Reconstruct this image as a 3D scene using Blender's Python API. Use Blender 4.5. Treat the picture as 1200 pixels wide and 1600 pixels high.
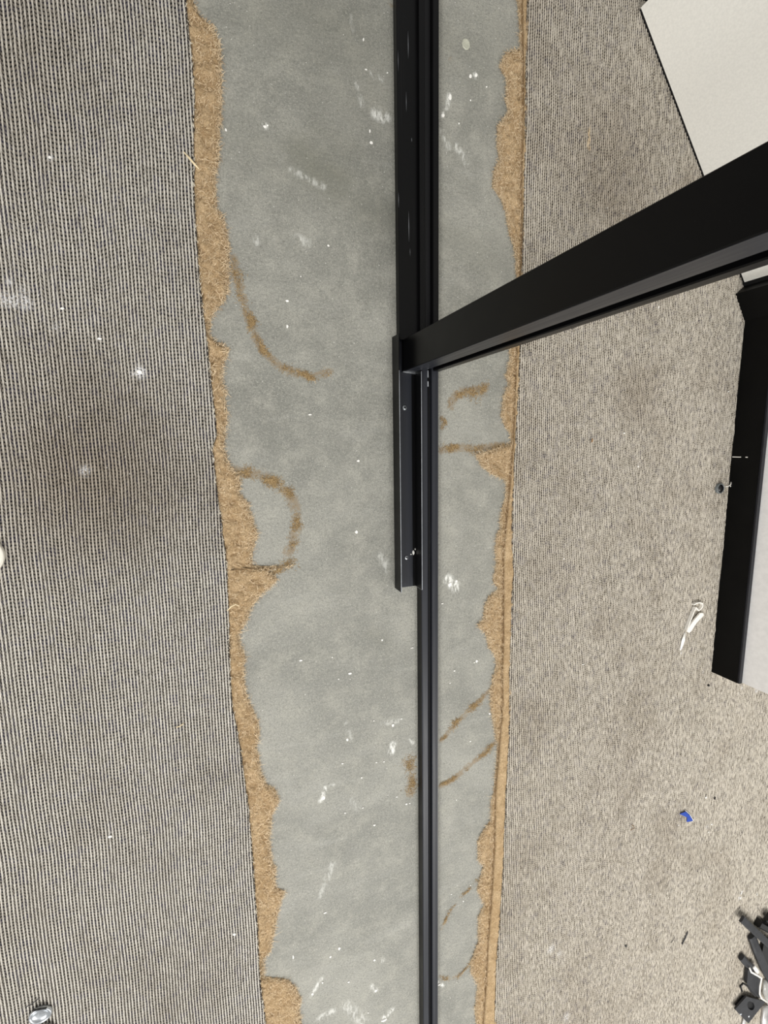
import bpy, bmesh, math, random
import numpy as np
from mathutils import Vector, Matrix, noise as mnoise

for o in list(bpy.data.objects): bpy.data.objects.remove(o)
SC = bpy.context.scene
COL = SC.collection
random.seed(7); RNG = np.random.default_rng(7)

# ------------------------------------------------------------------ camera
W, H_PX = 1200.0, 1600.0
CX, CY = 600.0, 800.0
NAD = np.array([320.0 - CX, 697.0 - CY]); VPY = np.array([680.0 - CX, 6300.0 - CY])
F = math.sqrt(-(NAD @ VPY))
_d = np.array([NAD[0], NAD[1], F]); _d /= np.linalg.norm(_d)
_g = np.array([VPY[0], VPY[1], F]); _g /= np.linalg.norm(_g)
R3 = np.array([np.cross(_g, _d), -_g, -_d])          # world axes in camera (right, down, forward) coordinates
CAMH = 0.715

def G(px, py, z=0.0):
    "point of the photograph -> point on the horizontal plane at height z"
    r = R3 @ np.array([px - CX, py - CY, F])
    t = (CAMH - z) / (-r[2])
    return (float(r[0] * t), float(r[1] * t), float(z))

cam_d = bpy.data.cameras.new('camera'); cam = bpy.data.objects.new('camera', cam_d); COL.objects.link(cam)
cam_d.sensor_fit = 'VERTICAL'; cam_d.sensor_height = 36.0; cam_d.lens = F / H_PX * 36.0
cam_d.clip_start = 0.01; cam_d.clip_end = 50
right, down, fwd = R3[:, 0], R3[:, 1], R3[:, 2]
M = Matrix(((right[0], -down[0], -fwd[0], 0), (right[1], -down[1], -fwd[1], 0), (right[2], -down[2], -fwd[2], CAMH), (0, 0, 0, 1)))
cam.matrix_world = M
SC.camera = cam

# ------------------------------------------------------------------ world and lights
wd = bpy.data.worlds.new('room_light'); SC.world = wd; wd.use_nodes = True
bg = wd.node_tree.nodes['Background']; bg.inputs[0].default_value = (1.0, 0.99, 0.96, 1); bg.inputs[1].default_value = 0.36
def area(name, loc, size, power, col, target=(0.3, -0.3, 0)):
    l = bpy.data.lights.new(name, 'AREA'); l.shape = 'RECTANGLE'; l.size, l.size_y = size; l.energy = power; l.color = col
    o = bpy.data.objects.new(name, l); COL.objects.link(o); o.location = loc
    o.rotation_euler = (Vector(target) - Vector(loc)).to_track_quat('-Z', 'Y').to_euler()
    o['label'] = 'ceiling light panel or added fill light above the floor'; o['category'] = 'ceiling light'
    return o
area('ceiling_or_fill_light', (0.75, -2.3, 2.6), (1.2, 0.6), 50, (1.0, 0.98, 0.95), (0.75, -1.0, 0))
area('ceiling_or_fill_light', (-1.5, -1.0, 2.3), (1.2, 0.6), 34, (1.0, 0.99, 0.97), (0.9, -0.2, 0.1))  # added fill from the left, brightens the wall and the leaf
SC.view_settings.view_transform = 'Standard'; SC.view_settings.look = 'None'
SC.view_settings.gamma = 1; SC.view_settings.use_curve_mapping = False
SC.view_settings.exposure = 0.48

# ------------------------------------------------------------------ material helpers
def lin(c):
    c = c / 255.0
    return c / 12.92 if c <= 0.04045 else ((c + 0.055) / 1.055) ** 2.4
def rgb(r, g, b): return (lin(r), lin(g), lin(b), 1)

class NT:
    def __init__(s, name, rough=0.6, metal=0.0, spec=0.5):
        s.m = bpy.data.materials.new(name); s.m.use_nodes = True; s.t = s.m.node_tree
        s.b = s.t.nodes['Principled BSDF']; s.b.inputs['Roughness'].default_value = rough; s.b.inputs['Metallic'].default_value = metal
        s.b.inputs['Specular IOR Level'].default_value = spec
    def n(s, t, **k):
        n = s.t.nodes.new(t)
        for a, v in k.items(): setattr(n, a, v)
        return n
    def l(s, a, b): s.t.links.new(a, b)
    def coord(s): return s.n('ShaderNodeTexCoord').outputs['Object']
    def mapped(s, scale, rot=(0, 0, 0)):
        m = s.n('ShaderNodeMapping'); s.l(s.coord(), m.inputs[0]); m.inputs['Scale'].default_value = scale; m.inputs['Rotation'].default_value = rot
        return m.outputs[0]
    def noise(s, scale, detail=4, rough=0.6, vec=None, out='Fac', dist=0.0):
        n = s.n('ShaderNodeTexNoise'); n.inputs['Scale'].default_value = scale; n.inputs['Detail'].default_value = detail
        n.inputs['Roughness'].default_value = rough; n.inputs['Distortion'].default_value = dist
        s.l(vec if vec is not None else s.coord(), n.inputs['Vector']); return n.outputs[out]
    def attr(s, name):
        a = s.n('ShaderNodeAttribute'); a.attribute_name = name; return a.outputs['Fac']
    def math(s, op, a, b=None, clamp=False):
        m = s.n('ShaderNodeMath', operation=op, use_clamp=clamp)
        for i, v in enumerate((a, b)):
            if v is None: continue
            if isinstance(v, (int, float)): m.inputs[i].default_value = v
            else: s.l(v, m.inputs[i])
        return m.outputs[0]
    def rng(s, v, a, b, c=0.0, d=1.0, smooth=True):
        m = s.n('ShaderNodeMapRange'); m.interpolation_type = 'SMOOTHSTEP' if smooth else 'LINEAR'
        s.l(v, m.inputs[0])
        for i, x in zip((1, 2, 3, 4), (a, b, c, d)): m.inputs[i].default_value = x
        return m.outputs[0]
    def mix(s, f, a, b, mode='MIX'):
        m = s.n('ShaderNodeMix', data_type='RGBA', blend_type=mode)
        for sock, v in ((m.inputs[0], f), (m.inputs[6], a), (m.inputs[7], b)):
            if isinstance(v, (int, float)): sock.default_value = v
            elif isinstance(v, tuple): sock.default_value = v
            else: s.l(v, sock)
        return m.outputs[2]
    def color(s, c):
        if isinstance(c, tuple): s.b.inputs['Base Color'].default_value = c
        else: s.l(c, s.b.inputs['Base Color'])
    def bump(s, h, dist=0.001, strength=0.6):
        b = s.n('ShaderNodeBump'); b.inputs['Distance'].default_value = dist; b.inputs['Strength'].default_value = strength
        s.l(h, b.inputs['Height']); s.l(b.outputs[0], s.b.inputs['Normal'])

def simple(name, c, rough=0.5, metal=0.0, var=0.08, scale=60, spec=0.5, bump=0.0):
    k = NT(name, rough, metal, spec)
    nz = k.noise(scale, 3)
    dk = tuple(v * (1 - var * 2) for v in c[:3]) + (1,); lt = tuple(min(1, v * (1 + var * 2)) for v in c[:3]) + (1,)
    k.color(k.mix(k.rng(nz, 0.3, 0.7), dk, lt))
    if bump: k.bump(nz, bump)
    return k.m

# concrete -------------------------------------------------------------
k = NT('bare_concrete', 0.52, 0, 0.45)
big = k.noise(4.5, 5, 0.62, dist=0.6); mid = k.noise(26, 6, 0.7); fine = k.noise(260, 5, 0.8)
spk = k.noise(620, 2, 0.6)
streak = k.noise(9, 6, 0.7, vec=k.mapped((0.75, 3.2, 1), (0, 0, math.radians(-24))), dist=0.4)
c = k.mix(k.rng(big, 0.3, 0.72), rgb(122, 122, 115), rgb(152, 151, 143))
c = k.mix(k.math('MULTIPLY', k.rng(mid, 0.42, 0.72), 0.6), c, rgb(168, 166, 156))
c = k.mix(k.math('MULTIPLY', k.rng(streak, 0.5, 0.75), 0.4), c, rgb(164, 163, 156))
c = k.mix(k.math('MULTIPLY', k.rng(fine, 0.5, 0.72), 0.62), c, rgb(86, 86, 78))
c = k.mix(k.math('MULTIPLY', k.rng(fine, 0.5, 0.28), 0.5), c, rgb(186, 184, 170))
c = k.mix(k.math('MULTIPLY', k.rng(spk, 0.64, 0.7), 0.75), c, rgb(64, 62, 56))
g5 = k.noise(560, 3, 0.7)
c = k.mix(k.math('MULTIPLY', k.rng(g5, 0.52, 0.66), 0.4), c, rgb(100, 99, 90)); c = k.mix(k.math('MULTIPLY', k.rng(g5, 0.46, 0.34), 0.4), c, rgb(190, 189, 176))
# olive grime with painted-in shade, brown glue trails, chalky scuffs
c = k.mix(k.math('MULTIPLY', k.attr('grime_shade'), k.rng(mid, 0.25, 0.75, 0.35, 0.85)), c, rgb(98, 98, 84))
st = k.math('ADD', k.attr('stain'), k.math('MULTIPLY', k.math('SUBTRACT', k.noise(95, 6, 0.8, dist=0.8), 0.56), 3.2))
st = k.math('MULTIPLY', st, k.rng(k.attr('stain'), 0.03, 0.35))
c = k.mix(k.rng(st, 0.3, 0.95, 0, 0.75), c, rgb(136, 120, 96))
ch = k.math('MULTIPLY', k.attr('chalk'), k.rng(k.noise(1, 5, 0.7, vec=k.mapped((150, 60, 1), (0, 0, math.radians(30)))), 0.42, 0.6))
c = k.mix(k.math('MULTIPLY', ch, 0.9, True), c, rgb(226, 226, 220))
k.color(c)
k.l(k.rng(mid, 0.3, 0.7, 0.5, 0.68), k.b.inputs['Roughness'])
k.bump(k.math('ADD', fine, spk), 0.0007, 0.7)
M_CONC = k.m

# carpet ---------------------------------------------------------------
def carpet_mat(name, cream, midc, dark):
    k = NT(name, 0.95, 0, 0.15)
    rib = k.attr('rib'); ph = k.attr('phase')
    sep = k.n('ShaderNodeSeparateXYZ'); k.l(k.coord(), sep.inputs[0]); y = sep.outputs['Y']
    fib = k.noise(1, 3, 0.7, vec=k.mapped((900, 500, 900)))
    blot = k.noise(420, 3, 0.7)
    th = k.math('ADD', k.math('MULTIPLY', y, 2 * math.pi / 0.0045), ph)
    dots = k.math('SINE', k.math('ADD', th, k.math('MULTIPLY', k.noise(40, 2, 0.5), 7.0)))
    dots = k.math('ADD', dots, k.math('MULTIPLY', k.math('SUBTRACT', blot, 0.5), 3.2))
    valley = k.mix(k.rng(dots, -0.15, 0.75), midc, dark)
    patch = k.noise(7, 4, 0.6)
    valley = k.mix(k.math('MULTIPLY', k.rng(k.noise(85, 3), 0.5, 0.62), 0.35), valley, rgb(58, 58, 84))
    cr = k.mix(k.rng(fib, 0.3, 0.7), tuple(v * 0.72 for v in cream[:3]) + (1,), tuple(min(1, v * 1.12) for v in cream[:3]) + (1,))
    # the cream loops nip in between stitches
    nip = k.rng(k.math('SINE', k.math('ADD', th, 2.2)), 0.1, 1.0, 0, 0.1)
    rm = k.rng(k.math('SUBTRACT', k.math('ADD', rib, k.math('MULTIPLY', k.math('SUBTRACT', blot, 0.5), 0.35)), nip), 0.34, 0.56)
    c = k.mix(rm, valley, cr)
    c = k.mix(k.math('MULTIPLY', k.rng(patch, 0.45, 0.7), 0.22), c, rgb(150, 132, 108), 'MULTIPLY')
    c = k.mix(k.math('MULTIPLY', k.attr('soil'), 0.8), c, rgb(150, 128, 100), 'MULTIPLY')  # soil tint, also holds the soft shadow painted on the left carpet
    wh = k.math('MULTIPLY', k.attr('white'), k.rng(k.noise(420, 3, 0.8), 0.46, 0.58))
    c = k.mix(k.math('MULTIPLY', wh, 1.0, True), c, rgb(238, 238, 240))
    k.color(c); k.bump(k.math('ADD', fib, blot), 0.0012, 0.7)
    return k.m
M_CARP_L = carpet_mat('ribbed_carpet_near', rgb(214, 209, 199), rgb(124, 118, 109), rgb(26, 24, 25))
M_CARP_R = carpet_mat('ribbed_carpet_far', rgb(206, 198, 184), rgb(140, 132, 118), rgb(56, 50, 46))

# jute -----------------------------------------------------------------
k = NT('tan_jute_felt', 0.95, 0, 0.1)
a = k.noise(45, 5, 0.7); b = k.noise(420, 4, 0.8, dist=1.5)
c = k.mix(k.rng(a, 0.3, 0.7), rgb(194, 164, 124), rgb(224, 196, 156))
c = k.mix(k.math('MULTIPLY', k.rng(b, 0.45, 0.66), 0.75), c, rgb(128, 98, 62))
c = k.mix(k.math('MULTIPLY', k.rng(b, 0.45, 0.3), 0.6), c, rgb(240, 216, 174))
c = k.mix(k.math('MULTIPLY', k.attr('thin'), k.rng(k.noise(90, 4, 0.7), 0.35, 0.6, 0.2, 0.9)), c, rgb(150, 142, 124))
k.color(c); k.bump(k.math('ADD', b, a), 0.003, 0.9)
M_JUTE = k.m
k = NT('jute_fibre', 0.8, 0, 0.2)
c = k.mix(k.attr('tone'), rgb(148, 118, 82), rgb(240, 219, 184)); k.color(c); M_FIB = k.m
k = NT('brown_crumb', 0.9, 0, 0.1)
c = k.mix(k.attr('tone'), rgb(116, 94, 64), rgb(188, 162, 120)); k.color(c); M_CRUMB = k.m

# metals, plastics, paint ------------------------------------------------
def black_metal(name, base, rough, spec):
    k = NT(name, rough, 0.0, spec)
    n1 = k.noise(1, 4, 0.7, vec=k.mapped((260, 5, 5))); n2 = k.noise(300, 3, 0.8)
    c = k.mix(k.rng(n1, 0.55, 0.8), base, tuple(v * 1.7 + 0.003 for v in base[:3]) + (1,))
    c = k.mix(k.rng(n2, 0.72, 0.8, 0, 0.5), c, rgb(90, 92, 98)); k.color(c)
    k.l(k.rng(n1, 0.3, 0.7, rough - 0.06, rough + 0.08), k.b.inputs['Roughness'])
    return k.m
M_BLK = black_metal('black_powder_coat', rgb(8, 8, 9), 0.34, 0.17)
M_BLK2 = black_metal('blue_black_and_lit_coat', rgb(36, 38, 44), 0.38, 0.35)  # track's blue black; also paints the light on the mullion's front face
M_SLOT = simple('black_gasket', rgb(6, 6, 9), 0.6)
M_BASE = simple('black_skirting_paint', rgb(10, 10, 10), 0.45, var=0.1, scale=15, spec=0.15)
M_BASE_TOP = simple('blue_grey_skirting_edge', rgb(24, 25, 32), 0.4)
M_EDGE = simple('bare_aluminium_edge', rgb(180, 184, 190), 0.35, 0.8)
M_STEEL = simple('zinc_steel', rgb(190, 194, 198), 0.3, 0.9, scale=400)
M_WALL = simple('white_wall_paint', rgb(240, 238, 236), 0.55, var=0.02, scale=90, bump=0.0003)
M_BOARD = simple('white_laminate', rgb(236, 234, 227), 0.5, var=0.02, scale=300, bump=0.0001)
M_WHITE = simple('white_plastic', rgb(244, 240, 232), 0.35, var=0.02)
M_FLAKE = simple('white_plaster', rgb(240, 238, 232), 0.8, var=0.04, scale=500)
M_BLUE = simple('blue_plastic', rgb(14, 62, 160), 0.4, var=0.12, scale=300)
M_BLKP = simple('black_plastic', rgb(12, 12, 13), 0.35)
M_GREYP = simple('dark_grey_plastic', rgb(42, 43, 46), 0.42, var=0.12, scale=60)
M_STRAW = simple('pale_straw', rgb(222, 204, 168), 0.8)
M_TWIG = simple('brown_fibre', rgb(140, 110, 78), 0.8)
M_CREAM = simple('cream_plastic', rgb(214, 210, 198), 0.5, var=0.03)
M_SCR = simple('scratch_glint_grey', rgb(96, 98, 102), 0.5)
k = NT('clear_plastic', 0.12, 0, 0.5); k.color(k.mix(k.rng(k.noise(80), 0.3, 0.7), rgb(226, 226, 222), rgb(246, 246, 244)))
k.b.inputs['Transmission Weight'].default_value = 0.65; M_CLEAR = k.m

# ------------------------------------------------------------------ object helpers
def put(o, mat=None, parent=None):
    COL.objects.link(o)
    if mat: o.data.materials.append(mat)
    if parent: o.parent = parent
    return o
def tag(o, label=None, cat=None, group=None, kind=None):
    if label: o['label'] = label
    if cat: o['category'] = cat
    if group: o['group'] = group
    if kind: o['kind'] = kind
    return o
def empty(name, loc, label, cat, group=None, rz=0.0):
    o = bpy.data.objects.new(name, None); COL.objects.link(o); o.location = loc; o.rotation_euler = (0, 0, rz); o.empty_display_size = 0.02
    return tag(o, label, cat, group)
def np_mesh(name, verts, faces, attrs=None, smooth=True):
    me = bpy.data.meshes.new(name); nv, nf = len(verts), len(faces)
    q = faces.shape[1]
    me.vertices.add(nv); me.vertices.foreach_set('co', np.ascontiguousarray(verts, dtype=np.float32).ravel())
    me.loops.add(nf * q); me.loops.foreach_set('vertex_index', np.ascontiguousarray(faces, dtype=np.int32).ravel())
    me.polygons.add(nf); me.polygons.foreach_set('loop_start', np.arange(0, nf * q, q, dtype=np.int32))
    me.update(calc_edges=True); me.validate()
    if smooth: me.polygons.foreach_set('use_smooth', np.ones(len(me.polygons), dtype=bool))
    for n, v in (attrs or {}).items():
        at = me.attributes.new(n, 'FLOAT', 'POINT'); at.data.foreach_set('value', np.ascontiguousarray(v, dtype=np.float32))
    return me
def grid_faces(nr, nc):
    i = np.arange(nr - 1)[:, None] * nc + np.arange(nc - 1)[None, :]
    return np.stack([i, i + 1, i + nc + 1, i + nc], -1).reshape(-1, 4)
def bm_obj(name, bm, mat, parent=None, smooth=False, bevel=0.0, loc=None):
    if bevel:
        bmesh.ops.bevel(bm, geom=[e for e in bm.edges if len(e.link_faces) == 2 and e.calc_face_angle(0) > 0.5], offset=bevel, segments=2, affect='EDGES', profile=0.6)
    bmesh.ops.recalc_face_normals(bm, faces=bm.faces)
    me = bpy.data.meshes.new(name); bm.to_mesh(me); bm.free()
    if smooth:
        for p in me.polygons: p.use_smooth = True
    o = bpy.data.objects.new(name, me); put(o, mat, parent)
    if loc: o.location = loc
    return o
def prism(pts, z0, z1, bm=None):
    "vertical prism over a plan polygon"
    bm = bm or bmesh.new()
    a = [bm.verts.new((x, y, z0)) for x, y in pts]; b = [bm.verts.new((x, y, z1)) for x, y in pts]
    bm.faces.new(a[::-1]); bm.faces.new(b)
    n = len(pts)
    for i in range(n): bm.faces.new((a[i], a[(i + 1) % n], b[(i + 1) % n], b[i]))
    return bm
def profile_y(pts, y0, y1, bm=None):
    "extrude an (x,z) profile along Y"
    bm = bm or bmesh.new()
    a = [bm.verts.new((x, y0, z)) for x, z in pts]; b = [bm.verts.new((x, y1, z)) for x, z in pts]
    bm.faces.new(a); bm.faces.new(b[::-1]); n = len(pts)
    for i in range(n): bm.faces.new((a[i], b[i], b[(i + 1) % n], a[(i + 1) % n]))
    return bm
def box(x0, x1, y0, y1, z0, z1, bm=None): return prism([(x0, y0), (x1, y0), (x1, y1), (x0, y1)], z0, z1, bm)
def tube(path, r, bm=None, seg=8, flat=1.0):
    bm = bm or bmesh.new(); rings = []
    P = [Vector(p) for p in path]; R = r if isinstance(r, (list, tuple)) else [r] * len(P)
    for i, p in enumerate(P):
        t = (P[min(i + 1, len(P) - 1)] - P[max(i - 1, 0)]).normalized()
        u = t.cross(Vector((0, 0, 1)))
        u = u.normalized() if u.length > 1e-4 else Vector((1, 0, 0))
        v = u.cross(t)
        rings.append([bm.verts.new(p + R[i] * (math.cos(a) * u + flat * math.sin(a) * v)) for a in [2 * math.pi * j / seg for j in range(seg)]])
    for a, b in zip(rings, rings[1:]):
        for j in range(seg): bm.faces.new((a[j], a[(j + 1) % seg], b[(j + 1) % seg], b[j]))
    bm.faces.new(rings[0][::-1]); bm.faces.new(rings[-1])
    return bm
def interp(poly, z, ys):
    "x(y) of a polyline given in photograph pixels, laid on the plane at height z"
    q = np.array([G(x, y, z)[:2] for x, y in poly]); q = q[np.argsort(q[:, 1])]
    r = np.interp(ys, q[:, 1], q[:, 0])
    lo, hi = ys < q[0, 1], ys > q[-1, 1]
    r[lo] += (ys[lo] - q[0, 1]) * 0.0; r[hi] += 0
    return r
def smooth_noise(ys, scale, seed, amp):
    return np.array([mnoise.noise(Vector((y * scale, seed * 7.31, 0.5))) for y in ys]) * amp
def sstep(x, a, b):
    t = np.clip((x - a) / (b - a), 0, 1); return t * t * (3 - 2 * t)

# traced lines (photograph pixels) -----------------------------------------
TORN_L = [(300,2),(312,25),(332,40),(344,70),(347,100),(346,175),(344,200),(342,245),(336,275),(337,300),(339,325),(350,345),(357,375),(358,400),(357,425),(357,450),(350,472),(336,487),(328,505),(327,522),(338,534),(354,543),(357,552),(349,570),(346,590),(352,612),(355,637),(352,675),(350,700),(357,725),(368,736),(375,745),(375,770),(388,790),(395,812),(403,835),(397,855),(393,868),(393,884),(416,891),(458,884),(435,905),(407,930),(392,952),(382,975),(373,992),(377,1010),(383,1025),(382,1045),(381,1062),(387,1090),(400,1120),(406,1140),(401,1170),(408,1205),(413,1222),(430,1232),(436,1250),(425,1275),(421,1305),(423,1335),(430,1355),(430,1385),(446,1392),(437,1412),(432,1437),(427,1465),(422,1488),(411,1497),(412,1525),(449,1530),(460,1540),(470,1557),(468,1575),(471,1600)]
EDGE_L = [(289,0),(294,40),(299,90),(303,150),(302,200),(303,250),(303,300),(305,350),(308,400),(313,450),(318,500),(325,550),(330,600),(335,640),(338,680),(332,700),(336,740),(341,785),(350,850),(355,900),(357,960),(359,1050),(362,1100),(372,1150),(380,1200),(388,1260),(393,1320),(397,1380),(401,1430),(404,1490),(407,1540),(411,1570),(415,1600)]
TORN_R = [(807,0),(812,50),(813,76),(788,84),(780,105),(790,122),(792,132),(789,160),(795,172),(789,185),(777,195),(776,225),(780,250),(772,265),(769,293),(780,307),(790,332),(795,362),(802,387),(806,410),(807,440),(802,500),(795,547),(797,560),(790,585),(794,600),(787,620),(782,650),(789,665),(796,680),(800,692),(742,711),(751,727),(767,740),(791,752),(790,775),(783,800),(780,825),(773,855),(775,880),(770,908),(779,921),(762,932),(756,950),(755,968),(745,976),(758,988),(763,1012),(772,1022),(775,1035),(772,1050),(767,1070),(765,1095),(770,1125),(772,1142),(777,1162),(776,1200),(774,1232),(767,1250),(767,1282),(755,1297),(746,1315),(747,1342),(755,1352),(745,1390),(757,1412),(747,1432),(747,1470),(736,1500),(736,1522),(747,1537),(742,1575),(744,1600)]
SLIT_R = [(815,0),(817,100),(817,175),(815,260),(814,300),(815,375),(811,450),(806,560),(803,650),(801,700),(796,760),(792,800),(787,850),(786,875),(786,1000),(784,1050),(785,1100),(781,1150),(777,1200),(774,1232),(772,1325),(767,1412),(762,1475),(759,1537),(755,1600)]
EDGE_R = [(825,0),(823,100),(822,200),(820,300),(817,400),(815,500),(811,600),(807,680),(804,740),(801,800),(801,850),(804,900),(801,925),(799,1000),(797,1050),(797,1100),(796,1150),(794,1200),(792,1225),(789,1300),(786,1375),(781,1450),(776,1512),(774,1600)]
TRAILS = {  # brown residue on the concrete: points, half width (px), strength
 'curving down from the torn left edge beside the first bulge': ([(366,405),(368,432),(376,455),(381,475),(392,505),(402,532),(415,552),(428,566),(446,578),(470,586),(492,588),(514,582)], 11, 1.0),
 'hooked around the small bare patch at the left edge': ([(366,736),(392,738),(412,744),(432,757),(450,770),(460,788),(464,808),(462,830),(458,848),(450,862)], 14, 1.0),
 'running out from the left edge wedge': ([(395,935),(405,915),(425,895),(445,884),(460,876)], 9, .9),
 'in a patch right of the track below the mullion': ([(704,632),(712,618),(730,612),(748,610),(760,606)], 14, 1.0),
 'smallest patch touching the right side of the track': ([(689,652),(695,660),(690,668)], 6, 1.0),
 'in a straight bar from track to right carpet': ([(690,703),(712,699),(740,701),(765,698),(798,696)], 11, 1.1),
 'in the upper of two slanting streaks near the right edge': ([(762,1082),(748,1096),(733,1110),(716,1126),(704,1140),(690,1156)], 10, 1),
 'in the lower of two slanting streaks near the right edge': ([(774,1160),(755,1178),(738,1192),(720,1208),(704,1220),(690,1228)], 10, 1),
 'in a rusty patch left of the track': ([(638,1188),(642,1205),(644,1222),(641,1240)], 16, .9),
 'in a faint line low down beside the track': ([(747,1372),(728,1392),(712,1412),(700,1430),(690,1450)], 8, .6),
 'in the curved streak at the bottom right of the track': ([(742,1496),(732,1510),(718,1522),(704,1530),(688,1526)], 8, .8),
}
CHALK = [((558,130),(566,165),5,.5),((588,178),(602,184),12,1),((580,115),(598,125),4,.7),((548,25),(552,50),3,.35),((702,148),(698,168),5,1.3),((693,178),(690,182),3,1.5),((743,116),(744,120),5,1.4),((690,205),(702,232),6,.6),((712,228),(726,248),7,.8),((727,255),(730,258),3,1),
 ((455,265),(505,292),6,.55),((700,905),(712,918),13,1.3),((508,1232),(502,1250),6,1.5),((515,1228),(528,1222),4,.8),((600,1130),(624,1126),7,.5),((614,1163),(612,1175),9,1.2),((595,868),(606,890),9,.45),((540,1130),(548,1155),5,.4),((520,1350),(500,1400),9,.45),((486,1555),(502,1530),6,.8),((600,1590),(612,1578),7,1.2),((600,1496),(598,1502),6,.6),((580,1540),(588,1548),6,.8),((500,1590),(520,1580),9,.7),((540,1570),(570,1600),14,.55),((684,1535),(692,1540),5,1.3),((414,195),(416,200),5,.8),((398,370),(402,380),4,.8),((465,372),(480,380),9,.5),((350,372),(353,378),4,1.2),((550,1250),(560,1262),8,.3),((640,1155),(648,1165),4,.8)]
GRIME_SHADE = [((420,20),(600,110),110,.3),((380,215),(600,330),60,.22),((720,20),(770,60),60,.2),((470,245),(525,285),40,.75),((560,320),(620,340),40,.4),((480,30),(560,60),60,.35),((690,60),(740,100),50,.25),((700,370),(760,400),40,.3),((580,990),(600,1000),18,.25),((500,205),(540,235),35,.3)]  # dirt patches, with soft shade bands painted in at the top end
def seg_dist(X, Y, a, b):
    ax, ay = a; bx, by = b; dx, dy = bx - ax, by - ay
    t = np.clip(((X - ax) * dx + (Y - ay) * dy) / (dx * dx + dy * dy + 1e-12), 0, 1)
    return np.hypot(X - ax - t * dx, Y - ay - t * dy)
PXM = 0.00095

# ------------------------------------------------------------------ floor (structure)
xs = np.concatenate([[-2.0, -0.6], np.arange(-0.02, 0.56, 0.003), [1.2, 2.2]])
ys = np.concatenate([[-3.2, -2.0], np.arange(-1.3, 0.86, 0.003), [1.6, 2.6]])
X, Y = np.meshgrid(xs, ys); Z = np.zeros_like(X)
stain = np.zeros_like(X); chalk = np.zeros_like(X); grime_shade = np.zeros_like(X)
for pts, hw, s in TRAILS.values():
    q = [G(*p)[:2] for p in pts]
    for a, b in zip(q, q[1:]):
        stain = np.maximum(stain, s * (1 - sstep(seg_dist(X, Y, a, b), 0.2 * hw * PXM, 1.25 * hw * PXM)))
for (a, b, hw, s) in CHALK: chalk = np.maximum(chalk, s * (1 - sstep(seg_dist(X, Y, G(*a)[:2], G(*b)[:2]), 0.2 * hw * PXM, hw * PXM)))
for (a, b, hw, s) in GRIME_SHADE: grime_shade = np.maximum(grime_shade, s * (1 - sstep(seg_dist(X, Y, G(*a)[:2], G(*b)[:2]), 0, hw * PXM * 1.3)))
q = G(704, 92)[:2]; stain = np.maximum(stain, .6 * (1 - sstep(np.hypot(X - q[0], Y - q[1]), 0, .011)))
q = G(612, 8)[:2]; stain = np.maximum(stain, .6 * (1 - sstep(np.hypot(X - q[0], Y - q[1]), 0, .02)))
me = np_mesh('floor', np.stack([X, Y, Z], -1).reshape(-1, 3), grid_faces(*X.shape), dict(stain=stain.ravel(), chalk=chalk.ravel(), grime_shade=grime_shade.ravel()))
fl = put(bpy.data.objects.new('floor', me), M_CONC)
tag(fl, 'bare grey concrete floor with brown residue and white scuffs', kind='structure')
sl = bm_obj('slab_body', box(-2, 2.2, -3.2, 2.6, -0.06, -0.002), M_CONC, fl)

# ------------------------------------------------------------------ carpets
P_RIB = 0.00405; ZT = 0.0095
PROF = [(0.0, 0.0, 0.0), (0.22, 0.18, 0.12), (0.36, 0.8, 0.8), (0.52, 1.0, 1.0), (0.68, 0.8, 0.8), (0.82, 0.18, 0.12)]
WHITE_L = [((8,468),10,.8),((20,470),9,.9),((40,472),10,.8),((36,455),8,.5),((14,440),5,.7),((218,581),9,1.3),((207,584),5,.6),((133,735),8,.8),((87,512),6,.5),((172,1306),4,.7),((365,1460),4,1.4),((155,530),3,1.2),((78,245),4,.9)]
WHITE_R = [((862,1484),12,.75),((875,1492),9,.5),((1069,1000),4,1.3),((1067,1010),5,1.3),((1065,1022),4,1.2),((1072,992),3,1.2),((1160,1395),6,1.0),((1155,1405),5,1.2),((1183,1398),4,.8),((886,1590),12,.6),((1099,1050),4,.4),((1096,1062),4,.5),((1160,1075),4,.8),((1155,1085),3,.5),((1183,1078),8,.8),((1105,1293),5,.8),((1112,1333),3,.5)]
SOIL_SHADE_L = [((150,745),170,.65),((235,760),110,.3),((40,40),120,.2)]  # brown soil plus a person's soft shadow painted into the tint
BROWN_R = [((1000,620),90,.2),((950,250),160,.35),((1070,320),80,.3)]  # patches tinted browner and darker on the right carpet
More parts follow.
